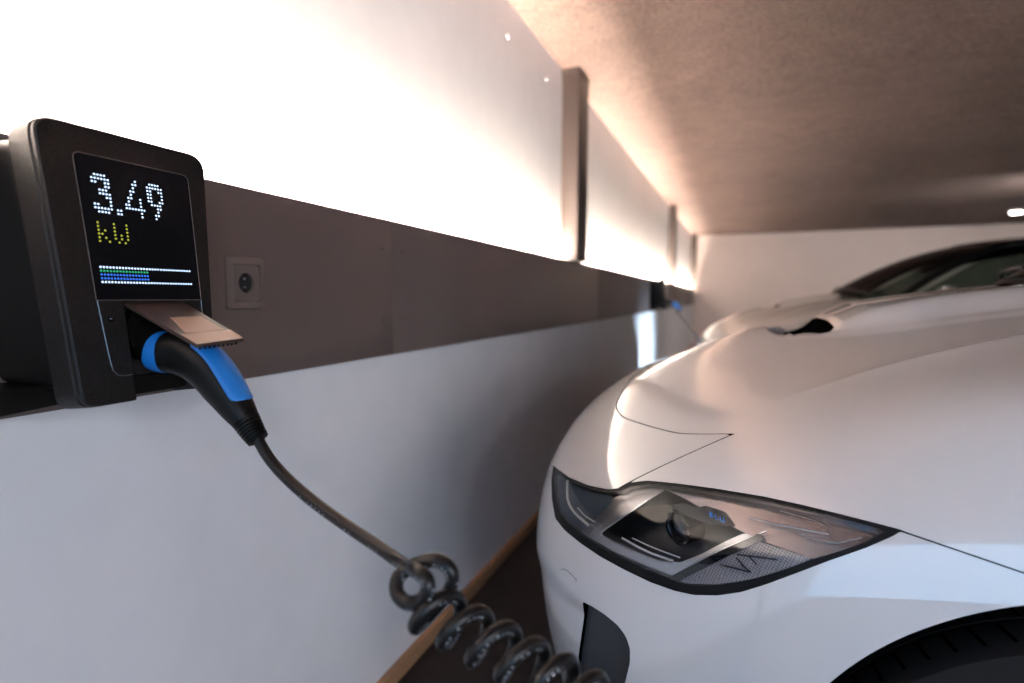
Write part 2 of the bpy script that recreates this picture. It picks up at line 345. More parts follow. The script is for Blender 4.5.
    d9 = ['.1111.', '111111', '11..11', '11...1', '11...1', '11..11', '.1111.', '...11.', '...1..', '..11..', '..1...']
    dk = ['1...', '1...', '1.1.', '11..', '1.1.', '1..1']; dw = ['1...1', '1...1', '1...1', '1.1.1', '1.1.1', '.1.1.']
    def dots(nm, lst, m):
        V = []; F = []
        for c_, r_ in lst:
            ctr = np.array([-0.76 + r_ * 0.0006, 0.469 + c_ * 0.004, 1.2557 - r_ * 0.0047]) - O + FN * 0.0013; b0 = len(V)
            for k in range(10):
                an = 2 * math.pi * k / 10; V.append(ctr + 0.00125 * (math.cos(an) * np.array([0, 1, 0]) + math.sin(an) * -FD))
            V += [v + FN * 0.0004 for v in V[b0:b0 + 10]]
            F.append(tuple(b0 + 10 + k for k in range(10)))
            for k in range(10): F.append((b0 + k, b0 + (k + 1) % 10, b0 + 10 + (k + 1) % 10, b0 + 10 + k))
        return link(nm, V, F, m, scr)
    def bmp(rows, c0, r0): return [(c0 + i, r0 + j) for j, r in enumerate(rows) for i, ch in enumerate(r) if ch == '1']
    if detailed:
        dots('digit_three', bmp(d3, 1, 0), 'led_ice'); dots('decimal_point', [(8, 9), (9, 9), (8, 10), (9, 10)], 'led_ice')
        dots('digit_four', bmp(d4, 11, 0), 'led_ice'); dots('digit_nine', bmp(d9, 19, 0), 'led_ice')
        dots('unit_text', bmp(dk, 1, 13) + bmp(dw, 6, 13), 'led_yellow')
        dots('bar_frame', [(c, r) for r in (25, 29) for c in range(32)], 'led_ice')
        dots('green_bar', [(c, 26) for c in range(16)], 'led_green'); dots('blue_bar', [(c, r) for r in (27, 28) for c in range(16)], 'led_blue')
    # flap held up over the plug
    h0 = P(0.4965, 1.094, -0.004); h1 = P(0.5815, 1.094, -0.004)
    e0 = np.array([FLX0, 0.4965, FLZ0]) - O; e1 = np.array([FLX1, 0.5815, FLZ1]) - O
    nrm = np.cross(e0 - h0, h1 - h0); nrm /= np.linalg.norm(nrm)
    if nrm[2] < 0: nrm = -nrm
    V, F = extrude_outline([h0, e0, e1, h1], -nrm * 0.0045); fl = fix(link('flap', V, F, 'flap_metal', t), 30)
    def Q(a_, b_): return h0 * (1 - a_) * (1 - b_) + e0 * a_ * (1 - b_) + h1 * (1 - a_) * b_ + e1 * a_ * b_
    V, F = extrude_outline([Q(0.40, 0.30) + nrm * 0.0001, Q(0.76, 0.12) + nrm * 0.0001, Q(0.76, 0.90) + nrm * 0.0001, Q(0.40, 0.86) + nrm * 0.0001], nrm * 0.0004); fix(link('flap_label', V, F, 'flap_label', fl), None)
    V, F = extrude_outline([Q(0.775, 0.0) + nrm * 0.0001, Q(0.998, 0.0) + nrm * 0.0001, Q(0.998, 1.0) + nrm * 0.0001, Q(0.775, 1.0) + nrm * 0.0001], nrm * 0.0005); fix(link('flap_lip', V, F, 'flap_label', fl), None)
    for k in range(9):
        c_ = Q(0.985, 0.10 + k * 0.095) - nrm * 0.006
        bm = bmesh.new(); bmesh.ops.create_cone(bm, cap_ends=True, segments=8, radius1=0.0014, radius2=0.0022, depth=0.005, matrix=Matrix.Translation(c_)); from_bm('grip_tooth', bm, 'black_plastic', fl)
    return t
d = ray(197, 344); q = CAM + d * (0.4965 / d[1]); FLX0, FLZ0 = q[0], q[2]
d = ray(244, 338); q = CAM + d * (0.5815 / d[1]); FLX1, FLZ1 = q[0], q[2]
print('flap ends', FLX0, FLZ0, FLX1, FLZ1)
CH1 = build_charger('charging_station', (XB, 0.53, 0.965), 'large black wall charger showing 3.49 kW on its display, nearest box on the band')
CH2 = build_charger('charging_station', (XB, 6.75, 0.965), 'small distant black charger on the far end of the dark band', detailed=False)
# ------------------------------------------------------------------ plug and cables
def frames(pts):
    n = len(pts); T = []
    for i in range(n):
        t = pts[min(i + 1, n - 1)] - pts[max(i - 1, 0)]; T.append(t / np.linalg.norm(t))
    return T
def ring_loft(pts, rw, rh, upref, seg=24, n_exp=2.0):
    """tube with separate width and height radii, 'up' kept near upref"""
    T = frames(pts); V = []; F = []; N = len(pts)
    for i in range(N):
        u_ = upref - T[i] * (upref @ T[i]); u_ /= np.linalg.norm(u_); s_ = np.cross(T[i], u_)
        for k in range(seg):
            an = 2 * math.pi * k / seg; c, s = math.cos(an), math.sin(an)
            V.append(pts[i] + s_ * rw[i] * math.copysign(abs(c) ** (2 / n_exp), c) + u_ * rh[i] * math.copysign(abs(s) ** (2 / n_exp), s))
    for i in range(N - 1):
        for k in range(seg): F.append((i * seg + k, i * seg + (k + 1) % seg, (i + 1) * seg + (k + 1) % seg, (i + 1) * seg + k))
    F.append(tuple(range(seg))); F.append(tuple((N - 1) * seg + k for k in range(seg))[::-1])
    return V, F, T
def ridx(vals, n): return list(np.interp(np.linspace(0, len(vals) - 1, n), range(len(vals)), vals))
plug_key = [np.array([-0.765, 0.537, 1.052]), at_depth(160, 350, 0.765), at_depth(184, 353, 0.760), at_depth(206, 366, 0.752), at_depth(224, 388, 0.745), at_depth(238, 408, 0.738), at_depth(246, 420, 0.734)]
PC = catmull(plug_key, 8)
cab = empty('charging_cable', tuple(plug_key[1])); tag(cab, 'black coiled charging cable with blue-trimmed plug, in the near charger', 'charging cable')
O1 = np.array(plug_key[1])
n = len(PC); up0 = np.array([0.25, 0.0, 1.0])
rw = ridx([.024, .025, .026, .026, .024, .020, .0165], n); rh = ridx([.024, .026, .030, .029, .026, .021, .0165], n)
V, F, T = ring_loft([p - O1 for p in PC], rw, rh, up0, 28, 2.3)
plug = fix(link('plug_body', V, F, 'black_plastic', cab), 45)
# blue ring on the nose
k0 = 7; rp = [PC[k0 - 2], PC[k0 - 1], PC[k0], PC[k0 + 1], PC[k0 + 2]]
rp = catmull([PC[8], PC[9], PC[10], PC[11]], 3)
V, F, _ = ring_loft([p - O1 for p in rp], [.0262] * len(rp), [.0280] * len(rp), up0, 28, 2.3)
fix(link('blue_ring', V, F, 'plug_blue', plug), 45)
# blue inlay along the back of the handle: strip just proud of the body
def inlay(i0, i1, half0, half1, lift, m, name):
    V = []; F = []; M = 9; rows = 0
    fi = np.linspace(i0, i1, 26)
    for q, f_ in enumerate(fi):
        a_ = int(math.floor(f_)); w_ = f_ - a_; b_ = min(a_ + 1, n - 1)
        p = PC[a_] * (1 - w_) + PC[b_] * w_ - O1; t_ = T[a_] * (1 - w_) + T[b_] * w_; t_ /= np.linalg.norm(t_)
        rw_ = rw[a_] * (1 - w_) + rw[b_] * w_; rh_ = rh[a_] * (1 - w_) + rh[b_] * w_
        u_ = up0 - t_ * (up0 @ t_); u_ /= np.linalg.norm(u_); s_ = np.cross(t_, u_)
        s01 = q / 25; half = half0 + (half1 - half0) * s01
        if s01 > 0.86: half *= math.sqrt(max(0.05, 1 - ((s01 - 0.86) / 0.145) ** 2))
        if s01 < 0.06: half *= 0.8
        for k in range(M):
            an = math.pi / 2 + half * (k / (M - 1) * 2 - 1); c, s = math.cos(an), math.sin(an)
            V.append(p + s_ * (rw_ + lift) * math.copysign(abs(c) ** (2 / 2.3), c) + u_ * (rh_ + lift) * math.copysign(abs(s) ** (2 / 2.3), s))
        rows += 1
    for i in range(rows - 1):
        for k in range(M - 1): F.append((i * M + k, i * M + k + 1, (i + 1) * M + k + 1, (i + 1) * M + k))
    o = fix(link(name, V, F, m, plug), 50)
    md = o.modifiers.new('thick', 'SOLIDIFY'); md.thickness = 0.0012; md.offset = 0; return o
inlay(19, 40.5, 0.75, 0.95, 0.0007, 'plug_blue', 'blue_inlay')
# strain relief
sr = catmull([at_depth(246, 420, .734), at_depth(252, 430, .731), at_depth(258, 439, .728)], 14)
rr = [0.0165 - 0.0040 * i / (len(sr) - 1) + (0.0014 if (i // 2) % 2 == 0 else -0.0012) for i in range(len(sr))]
V, F = tube_mesh([p - O1 for p in sr], rr, 20); fix(link('strain_relief', V, F, 'black_plastic', cab), 60)
# cable run
RC = 0.0072
run = [at_depth(257, 437, .728), at_depth(268, 456, .722), at_depth(285, 476, .712), at_depth(312, 500, .692), at_depth(345, 524, .665), at_depth(378, 546, .635), at_depth(402, 563, .605), at_depth(418, 577, .575)]
# coil: helix about a line running down and away to the right
A0 = at_depth(385, 583, .560); A1 = at_depth(602, 706, .520)
ax = (A1 - A0); LA = np.linalg.norm(ax); ax /= LA
ub = -fwd - 0.62 * ax; ub /= np.linalg.norm(ub)
b1 = np.cross(ax, -fwd); b1 /= np.linalg.norm(b1)
if b1 @ rgt < 0: b1 = -b1
turns = 7.6; RH = 0.0205; hel = []
for i in range(int(turns * 26)):
    t_ = i / 26; an = math.radians(25) - 2 * math.pi * t_
    grow = 1.0
    hel.append(A0 + ax * (LA * t_ / turns) + RH * grow * (math.cos(an) * b1 + math.sin(an) * ub))
loop = [at_depth(412 + 16 * math.cos(math.radians(a_)), 586 + 17 * math.sin(math.radians(a_)), d_) for a_, d_ in ((-25, .538), (20, .536), (65, .540), (110, .547), (155, .555), (200, .562), (240, .567))]
whole = catmull(run[:-1] + [at_depth(414, 569, .552)] + loop + [at_depth(418, 563, .566), at_depth(437, 560, .560), at_depth(451, 571, .556), at_depth(449, 590, .560)] + [hel[38], hel[42]], 8)[:-1] + hel[42:]
# tail: run down to the floor outside the bottom of the picture
e = hel[-1]; tail = catmull([hel[-1], hel[-1] + np.array([0.03, -0.02, -0.05]), np.array([e[0] + 0.03, e[1] - 0.08, 0.10]), np.array([e[0] + 0.0, e[1] - 0.02, ZF + 0.02]), np.array([e[0] - 0.06, e[1] + 0.22, ZF + 0.011])], 12)[1:]
whole += tail
V, F = tube_mesh([p - O1 for p in whole], RC, 16); fix(link('cable', V, F, 'cable_rubber', cab), 60)
# printed markings along the jacket: rows of tiny strokes
wp = [p - O1 for p in whole]; Tm = frames(wp)
V = []; F = []
acc = 0; nextd = 0.06
for i in range(12, len(wp) - 60):
    seg = np.linalg.norm(wp[i + 1] - wp[i]); acc += seg
    if acc > nextd:
        t_ = Tm[i]; vw = (CAM - O1) - wp[i]; vw = vw - t_ * (vw @ t_); vw /= np.linalg.norm(vw)
        dn = np.cross(t_, vw); dn = dn if dn[2] < 0 else -dn
        nr = vw * 0.72 + dn * 0.69; b_ = np.cross(t_, nr)
        c_ = wp[i] + nr * (RC + 0.00015); w_ = random.uniform(0.0004, 0.0011); h_ = random.uniform(0.0006, 0.0012)
        b0 = len(V)
        for sa, sb in ((-1, -1), (1, -1), (1, 1), (-1, 1)): V.append(c_ + t_ * w_ * sa + b_ * h_ * sb)
        V += [v + nr * 0.0001 for v in V[b0:b0 + 4]]; F += [(b0 + 4, b0 + 5, b0 + 6, b0 + 7), (b0, b0 + 1, b0 + 5, b0 + 4), (b0 + 2, b0 + 3, b0 + 7, b0 + 6)]
        nextd = acc + random.choice([0.0025, 0.003, 0.0035, 0.009])
        if random.random() < 0.12: nextd += 0.03
pr = link('printed_marks', V, F, 'print_white', cab); pr['kind'] = 'stuff'; pr['label'] = 'pale printed marks along the cable jacket'
# ------------------------------------------------------------------ car body surface (s = back from the nose, w = out from the centre line, z = height)
XN, YC = -0.465, 1.75
AXS, WHR, ARR = 0.94, 0.385, 0.425      # front axle, wheel radius, arch radius
NET = [
 # row 0: sill
 [(.05,0,.14),(.06,.25,.14),(.085,.45,.14),(.16,.62,.14),(.30,.77,.14),(.43,.87,.14),(.64,.915,.14),(.90,.92,.14),(1.25,.91,.14),(2.1,.905,.14),(3.2,.905,.14),(4.0,.90,.16),(4.45,.76,.20),(4.58,.42,.24),(4.60,0,.24)],
 [(.01,0,.40),(.018,.25,.40),(.042,.46,.40),(.105,.66,.40),(.225,.82,.40),(.38,.91,.40),(.62,.95,.40),(.90,.955,.40),(1.25,.95,.40),(2.1,.945,.38),(3.2,.95,.38),(4.0,.94,.40),(4.50,.80,.42),(4.66,.44,.44),(4.69,0,.44)],
 [(.00,0,.58),(.008,.25,.58),(.034,.47,.58),(.098,.665,.585),(.215,.815,.59),(.38,.90,.60),(.62,.943,.62),(.90,.952,.64),(1.25,.948,.66),(2.1,.945,.66),(3.2,.95,.68),(4.0,.93,.70),(4.50,.79,.70),(4.66,.44,.70),(4.69,0,.70)],
 [(.02,0,.70),(.03,.25,.70),(.058,.46,.702),(.130,.645,.708),(.255,.79,.718),(.42,.875,.735),(.64,.925,.765),(.91,.94,.785),(1.25,.935,.80),(2.1,.93,.82),(3.2,.94,.84),(4.0,.90,.88),(4.46,.76,.90),(4.62,.42,.90),(4.65,0,.90)],
 [(.065,0,.785),(.08,.24,.785),(.118,.42,.783),(.20,.585,.785),(.32,.72,.798),(.47,.815,.825),(.67,.878,.865),(.92,.90,.890),(1.25,.90,.91),(2.1,.905,.95),(3.2,.91,.98),(4.0,.86,1.02),(4.42,.72,1.05),(4.56,.40,1.06),(4.58,0,1.06)],
 [(.165,0,.862),(.178,.22,.858),(.215,.38,.850),(.300,.515,.855),(.42,.635,.872),(.56,.725,.905),(.74,.80,.950),(.96,.838,.985),(1.25,.845,1.02),(2.1,.85,1.04),(3.2,.85,1.07),(3.95,.78,1.10),(4.30,.64,1.12),(4.42,.34,1.12),(4.45,0,1.12)],
 [(.29,0,.915),(.30,.17,.912),(.34,.30,.908),(.415,.42,.912),(.52,.52,.930),(.65,.60,.960),(.80,.665,.995),(.99,.70,1.03),(1.27,.715,1.055),(2.05,.70,1.06),(3.0,.70,1.09),(3.7,.62,1.12),(4.0,.50,1.13),(4.15,.26,1.13),(4.2,0,1.13)],
 [(.42,0,.965),(.43,.10,.963),(.46,.18,.962),(.52,.25,.966),(.61,.31,.982),(.73,.36,1.008),(.87,.40,1.04),(1.03,.42,1.068),(1.27,.43,1.09),(1.95,.40,1.10),(2.8,.38,1.11),(3.4,.32,1.13),(3.7,.24,1.14),(3.85,.12,1.14),(3.9,0,1.14)],
 [(.52,0,.998),(.53,0,1.0),(.56,0,1.006),(.62,0,1.02),(.70,0,1.036),(.81,0,1.056),(.93,0,1.078),(1.08,0,1.098),(1.27,0,1.112),(1.8,0,1.12),(2.5,0,1.12),(3.0,0,1.13),(3.3,0,1.14),(3.5,0,1.14),(3.6,0,1.14)],
]
NET = np.array(NET, float).transpose(1, 0, 2)          # [column j][row i]
NJ, NI = NET.shape[:2]
def pad(Cn):
    mir = np.array([1, -1, 1.0])
    Q = np.zeros((NJ + 2, NI + 2, 3)); Q[1:-1, 1:-1] = Cn
    Q[0, 1:-1] = Cn[1] * mir; Q[-1, 1:-1] = Cn[-2] * mir               # symmetric about the centre plane
    Q[:, 0] = 2 * Q[:, 1] - Q[:, 2]; Q[:, -1] = Q[:, -3] * mir
    return Q
def basis(t):
    return np.stack([(1 - t) ** 3, 3 * t ** 3 - 6 * t ** 2 + 4, -3 * t ** 3 + 3 * t ** 2 + 3 * t + 1, t ** 3], -1) / 6
def evalsurf(Cn, js, iz):
    Q = pad(Cn); a = np.minimum(js.astype(int), NJ - 2); b = np.minimum(iz.astype(int), NI - 2)
    Ba = basis(js - a); Bb = basis(iz - b); out = np.zeros((len(js), len(iz), 3))
    for p in range(4):
        for q in range(4): out += Ba[:, p][:, None, None] * Bb[:, q][None, :, None] * Q[(a + p)[:, None], (b + q)[None, :]]
    return out
CN = NET.copy()
for it in range(3): CN += 0.9 * (NET - evalsurf(CN, np.arange(NJ, dtype=float), np.arange(NI, dtype=float)))
def ramp(*segs):
    out = []
    for a, b, n in segs: out += list(np.linspace(a, b, n, endpoint=False))
    return np.array(out + [segs[-1][1]])
JS = ramp((0, 1.5, 26), (1.5, 7, 170), (7, 8, 20), (8, NJ - 1, 150)); IZ = ramp((0, 1.5, 20), (1.5, 5, 110), (5, NI - 1, 80))
def sstep(x, a, b):
    t = np.clip((x - a) / (b - a), 0, 1); return t * t * (3 - 2 * t)
def body_grid():
    P = evalsurf(CN, JS, IZ); s, w, z = P[..., 0], P[..., 1], P[..., 2]
    top = sstep(z, 0.80, 0.88) * (1 - sstep(s, 1.25, 1.5))
    z += 0.016 * top * np.exp(-((s - 0.52) / 0.28) ** 2) * np.exp(-(w / 0.42) ** 2)
    # long crease over the hood side
    wc = np.interp(s, [0.45, 0.51, 0.655, 0.91, 1.4], [0.672, 0.661, 0.638, 0.578, 0.50])
    z += 0.008 * top * np.exp(-np.abs(w - wc) / 0.035) * sstep(s, 0.47, 0.75)
    # centre bulge and the slot in front of it
    wb = np.interp(s, [0.545, 0.548, 0.555, 0.57, 0.59, 0.62, 0.66, 0.72, 0.80, 1.0, 1.4], [-0.02, 0.05, 0.11, 0.165, 0.20, 0.228, 0.253, 0.295, 0.327, 0.351, 0.36])
    fw = np.interp(s, [0.60, 0.70, 0.9, 1.4], [0.02, 0.05, 0.11, 0.14]); ins = np.clip((wb - w) / fw, 0, 1); ins = ins * ins * (3 - 2 * ins) * 0.45 + ins * 0.55
    hh_ = np.interp(s, [0.548, 0.56, 0.58, 0.62, 0.66, 0.70, 0.76, 0.84, 1.4], [0.0, -0.014, -0.045, -0.048, -0.022, 0.020, 0.040, 0.042, 0.034])
    z += top * hh_ * ins - top * 0.012 * np.exp(-(w / 0.12) ** 2) * sstep(s, 0.62, 0.72)
    z += 0.0065 * top * np.exp(-(((w - wb) / 0.012) ** 2)) * sstep(s, 0.54, 0.60)
    return P
BP = body_grid()
def grid_normals(P):
    dj = np.gradient(P, axis=0); di = np.gradient(P, axis=1); N = np.cross(di, dj); L = np.linalg.norm(N, axis=-1, keepdims=True); L[L < 1e-12] = 1; N = N / L
    N[0, :, 1] = 0; N[-1, :, 1] = 0; N[:, -1, 1] = 0; N /= np.maximum(np.linalg.norm(N, axis=-1, keepdims=True), 1e-9)
    return N
BN = grid_normals(BP)
def to_world(P): return np.stack([XN + P[..., 0], YC - P[..., 1], P[..., 2]], -1)
def to_local(P): return np.stack([P[..., 0] - XN, YC - P[..., 1], P[..., 2]], -1)   # world -> (s,w,z)
def loc(P): return np.stack([P[..., 0], -P[..., 1], P[..., 2] - ZF], -1)             # (s,w,z) -> car empty's frame
WP = to_world(BP); U, Vp = project(WP)
# ------------------------------------------------------------------ cutting the body surface into panels
def sdf_poly(x, y, poly):
    """signed distance, positive inside"""
    poly = np.array(poly, float); d = np.full(x.shape, 1e9); inside = np.zeros(x.shape, bool); n = len(poly)
    for i in range(n):
        a = poly[i]; b = poly[(i + 1) % n]; e = b - a; L2 = e @ e + 1e-12
        t = np.clip(((x - a[0]) * e[0] + (y - a[1]) * e[1]) / L2, 0, 1)
        d = np.minimum(d, np.hypot(x - a[0] - t * e[0], y - a[1] - t * e[1]))
        if a[1] != b[1]:
            c = ((a[1] > y) != (b[1] > y)) & (x < (b[0] - a[0]) * (y - a[1]) / (b[1] - a[1]) + a[0]); inside ^= c
    return np.where(inside, d, -d)
def clip_grid(P, N, F):
    A, B = F.shape; V = []; NN = []; idx = {}; faces = []; cut = []
    def gv(a, b):
        k = (a, b)
        if k not in idx: idx[k] = len(V); V.append(P[a, b]); NN.append(N[a, b])
        return idx[k]
    def ev(p, q):
        k = (p, q) if p < q else (q, p)
        if k not in idx:
            f0 = F[k[0]]; f1 = F[k[1]]; t = f0 / (f0 - f1); idx[k] = len(V)
            V.append(P[k[0]] * (1 - t) + P[k[1]] * t); NN.append(N[k[0]] * (1 - t) + N[k[1]] * t)
        return idx[k]
    pos = F > 0; cnt = pos[:-1, :-1].astype(int) + pos[1:, :-1] + pos[:-1, 1:] + pos[1:, 1:]
    for a, b in zip(*np.nonzero(cnt)):
        c = [(a, b), (a, b + 1), (a + 1, b + 1), (a + 1, b)]
        if cnt[a, b] == 4: faces.append([gv(*q) for q in c]); continue
        out = []; cv = []
        for k in range(4):
            p, q = c[k], c[(k + 1) % 4]
            if pos[p]: out.append(gv(*p))
            if pos[p] != pos[q]: e = ev(p, q); out.append(e); cv.append((e, pos[p]))
        if len(out) >= 3: faces.append(out)
        if len(cv) == 2:
            x, y = cv; cut.append((x[0], y[0]) if x[1] else (y[0], x[0]))     # leaves the kept side at first, comes back at second
    return np.array(V), np.array(NN), faces, cut
def panel(name, F, parent, material, offset=0.0, flange=0.008, both=True, P=None, N=None):
    P = BP if P is None else P; N = BN if N is None else N
    V, NN, faces, cut = clip_grid(P + N * offset, N, F)
    if len(V) == 0: print('EMPTY', name); return None
    NN /= np.maximum(np.linalg.norm(NN, axis=1, keepdims=True), 1e-9)
    V = list(V); NL = list(NN); faces = [list(f) for f in faces]
    if flange:
        m1 = {}; m2 = {}
        for x, y in cut:
            e = V[y] - V[x]; L = np.linalg.norm(e)
            if L < 1e-9: continue
            nn = np.cross(e / L, NL[x]); nn /= np.linalg.norm(nn) + 1e-12
            ids = []
            for k in (x, y):
                if k not in m1: m1[k] = len(V); V.append(V[k] - 0); NL.append(nn * 0.0); m2[k] = len(V); V.append(V[k] - NL[k] * flange); NL.append(nn * 0.0)
                NL[m1[k]] = NL[m1[k]] + nn; NL[m2[k]] = NL[m2[k]] + nn; ids.append(k)
            faces.append([m1[ids[1]], m1[ids[0]], m2[ids[0]], m2[ids[1]]][::-1])
    V = np.array(V); NL = np.array(NL); NL /= np.maximum(np.linalg.norm(NL, axis=1, keepdims=True), 1e-9)
    n = len(V); mir = np.array([1, -1, 1.0]); Lc = loc(V); NA = NL * mir
    VV = list(Lc); NV = list(NA); FF = [f[::-1] for f in faces]
    if both:
        VV += list(Lc * mir); NV += list(NL); FF += [[i + n for i in f] for f in faces]
    return link(name, VV, FF, material, parent, smooth=True, normals=NV)

s_, w_, z_ = BP[..., 0], BP[..., 1], BP[..., 2]
PXM = 0.0013
HEAD_O = [(553.4,465),(569,477),(588.6,485),(608,488.8),(618,487.7),(627.7,482.5),(647,480),(678,483),(713.6,487.7),(764,496),(803,504.5),(842.5,514),(881.6,524),(903,529.5),(893,535.7),(866,547.4),(827,561),(795.6,573),(764.4,584.5),(741,591.6),(717.5,595),(694,594.6),(674.5,590.4),(651,582),(623.8,569),(600,556),(580.8,543),(565,530),(555.4,518),(552,498.6),(551.5,479)]
HEAD_I = [(555.5,470),(569,480),(588,488.2),(608,491.6),(620,490.5),(630,485.5),(648,483),(678,486),(713,490.5),(763,499),(802,507.5),(841,517),(874,526),(886,530.5),(866,541.5),(840,550.5),(813,559.5),(780,571),(748.8,580),(717.5,585.4),(686,584.5),(666.7,578),(639,566),(608,551),(584.7,536.5),(568,522.5),(559.5,512),(556,498),(554.5,481)]
guard_h = (w_ > 0.44) & (s_ < 1.0)
def px_region(poly, guard): return np.where(guard, sdf_poly(U, Vp, poly), -60.0) * PXM
Fh_o = px_region(HEAD_O, guard_h); Fh_i = px_region(HEAD_I, guard_h)
# hood front line and the line running down from its corner to the lamp
_gw = np.linspace(-0.2, 0.9, 441); _gk = np.exp(-np.linspace(-2, 2, 33) ** 2); _gk /= _gk.sum()
_gy = np.interp(np.abs(_gw), [0, .114, .295, .40, .446, .50, .534, .60, .67, .73, .80], [.222, .215, .200, .203, .214, .236, .260, .313, .376, .472, .60])
_gy = np.convolve(np.pad(_gy, 16, mode='edge'), _gk, 'valid')
gs = np.interp(w_, _gw, _gy)
wl = np.interp(s_, [0, .282, .472, .6], [.80, .762, .728, .70])
ftop = np.maximum((s_ - gs) * 0.8, w_ - wl)
vl = np.interp(U, [500, 620, 900, 1024, 1400], [470, 487.7, 530.2, 572.5, 700])
flow = np.where(s_ > AXS, 1.0, (vl - Vp) * PXM)
F_hood = np.minimum(ftop, flow)
def arch(sc): return np.hypot(s_ - sc, z_ - 0.343) - ARR
RXS = AXS + 2.99
F_arch = np.minimum(arch(AXS), arch(RXS))
sb = 1.10 + 0.30 * (w_ / 0.80) ** 2
F_cab = np.minimum(np.minimum(s_ - sb, 0.80 - w_), 4.02 - s_)
outside = np.minimum(np.minimum(F_arch, -F_cab), -Fh_o)
G = 0.0011
# side intake
INTAKE = [(582,601),(592,606),(606,615),(618,625),(626,636),(630,648),(630,662),(625,683),(616,715),(602,745),(580,765),(570,745),(571,700),(574,655)]
F_int = px_region(INTAKE, (w_ > 0.60) & (z_ < 0.66) & (s_ < 0.6))
F_grille = np.minimum(np.minimum(0.34 - w_, z_ - 0.34), 0.67 - z_)
F_grille = np.where(s_ < 0.6, F_grille, -0.1)
F_back = s_ - 1.40
def build_car(origin, label):
    t = empty('electric_car', origin); tag(t, label, 'car', 'white electric cars parked nose to the wall')
    hood = panel('hood', np.minimum(np.minimum(F_hood - G, outside), -F_back - G), t, 'car_paint', flange=0.012)
    # bumper with a shallow recessed lower field
    rec = px_region([(536,548),(548,562),(558,577),(570,590),(586,602),(604,613),(600,700),(560,800),(470,800),(470,548)], (w_ > 0.38) & (z_ < 0.68) & (s_ < 0.5))
    Pb = BP - BN * (0.010 * sstep(rec, -0.004, 0.024))[..., None]; Nb = grid_normals(Pb)
    bump = panel('front_bumper', np.minimum(np.minimum(-F_hood - G, outside), np.minimum(-F_int, -F_grille)), t, 'car_paint', flange=0.012, P=Pb, N=Nb)
    [half_panel('side_intake', F_int + 0.006, bump, 'grille_black', sg, offset=-0.017, flange=0) for sg in (-1, 1)]
    panel('grille', F_grille + 0.006, t, 'grille_black', offset=-0.022, flange=0)
    # doors and rear quarter
    def rect(s0, s1, z0, z1): return np.minimum(np.minimum(np.minimum(s_ - s0, s1 - s_), np.minimum(z_ - z0, z1 - z_)), w_ - 0.72)
    fd, rd = rect(1.400, 2.36, 0.26, 1.3), rect(2.36, 3.30, 0.26, 1.3)
    rd = np.minimum(rd, arch(RXS) - 0.05)
    for nm, F in (('front_door', fd), ('rear_door', rd)):
        for sg in (-1, 1):
            d_ = half_panel(nm, np.minimum(F - 0.002, outside), t, 'car_paint', sg)
            sx = 2.18 if nm == 'front_door' else 3.10
            bm = bmesh.new(); box(bm, sx - 0.10, sx + 0.08, sg * 0.948 - 0.008, sg * 0.948 + 0.008, 0.89 - ZF, 0.912 - ZF, 0.005); from_bm('door_handle', bm, 'car_paint', d_, angle=40)
    panel('rear_body', np.minimum(np.minimum(F_back - 0.002, outside), -np.maximum(fd, rd) - 0.002), t, 'car_paint')
    # dark structure under the panels, seen through the gaps
    panel('inner_body', np.minimum(np.minimum(F_arch + 0.0, -F_cab - 0.004), np.minimum(-Fh_o - 0.004, -np.maximum(F_int, F_grille) - 0.012)), t, 'liner_black', offset=-0.013, flange=0)
    panel('hood_vent', np.where((s_ > 0.5) & (s_ < 0.7), np.minimum(np.minimum(s_ - 0.560, 0.688 - s_), np.interp(s_, [0.55, 0.57, 0.59, 0.62, 0.66], [0.05, 0.165, 0.20, 0.228, 0.245]) - 0.012 - w_), -0.1), hood, 'liner_black', offset=0.0015, flange=0)
    for sg in (-1, 1):
        build_lamp(t, sg)
    build_wheels(t); build_cabin(t)
    # small flush cover on the bumper
    return t
# ------------------------------------------------------------------ headlamp
def near_bvh():
    A, B = BP.shape[:2]; V = [tuple(p) for p in WP.reshape(-1, 3)]
    F = [(a * B + b, a * B + b + 1, (a + 1) * B + b + 1, (a + 1) * B + b) for a in range(A - 1) for b in range(B - 1)]
    return BVHTree.FromPolygons(V, F)
BV = near_bvh()
def hit(u, v):
    d = ray(u, v); d = d / np.linalg.norm(d); r = BV.ray_cast(Vector(CAM), Vector(d))
    if r[0] is None: return None, d
    return np.array(r[0]), d
GX = np.arange(540, 914, 2.0); GY = np.arange(456, 604, 2.0)
HITS = np.full((len(GX), len(GY), 3), np.nan); DIRS = np.zeros((len(GX), len(GY), 3))
for a_, gx in enumerate(GX):
    for b_, gy in enumerate(GY):
        h_, d_ = hit(gx, gy); DIRS[a_, b_] = d_
        if h_ is not None: HITS[a_, b_] = h_
GUU, GVV = np.meshgrid(GX, GY, indexing='ij')
def C4(pts): return [(530 + x / 2.56, 440 + y / 2.56) for x, y in pts]     # magnified lamp drawing -> lamp outline coordinates
def side(V, sg):
    """(s,w,z) -> car frame; sg -1 is the side facing the entrance"""
    V = np.array(V); return np.stack([V[:, 0], sg * V[:, 1], V[:, 2] - ZF], -1)
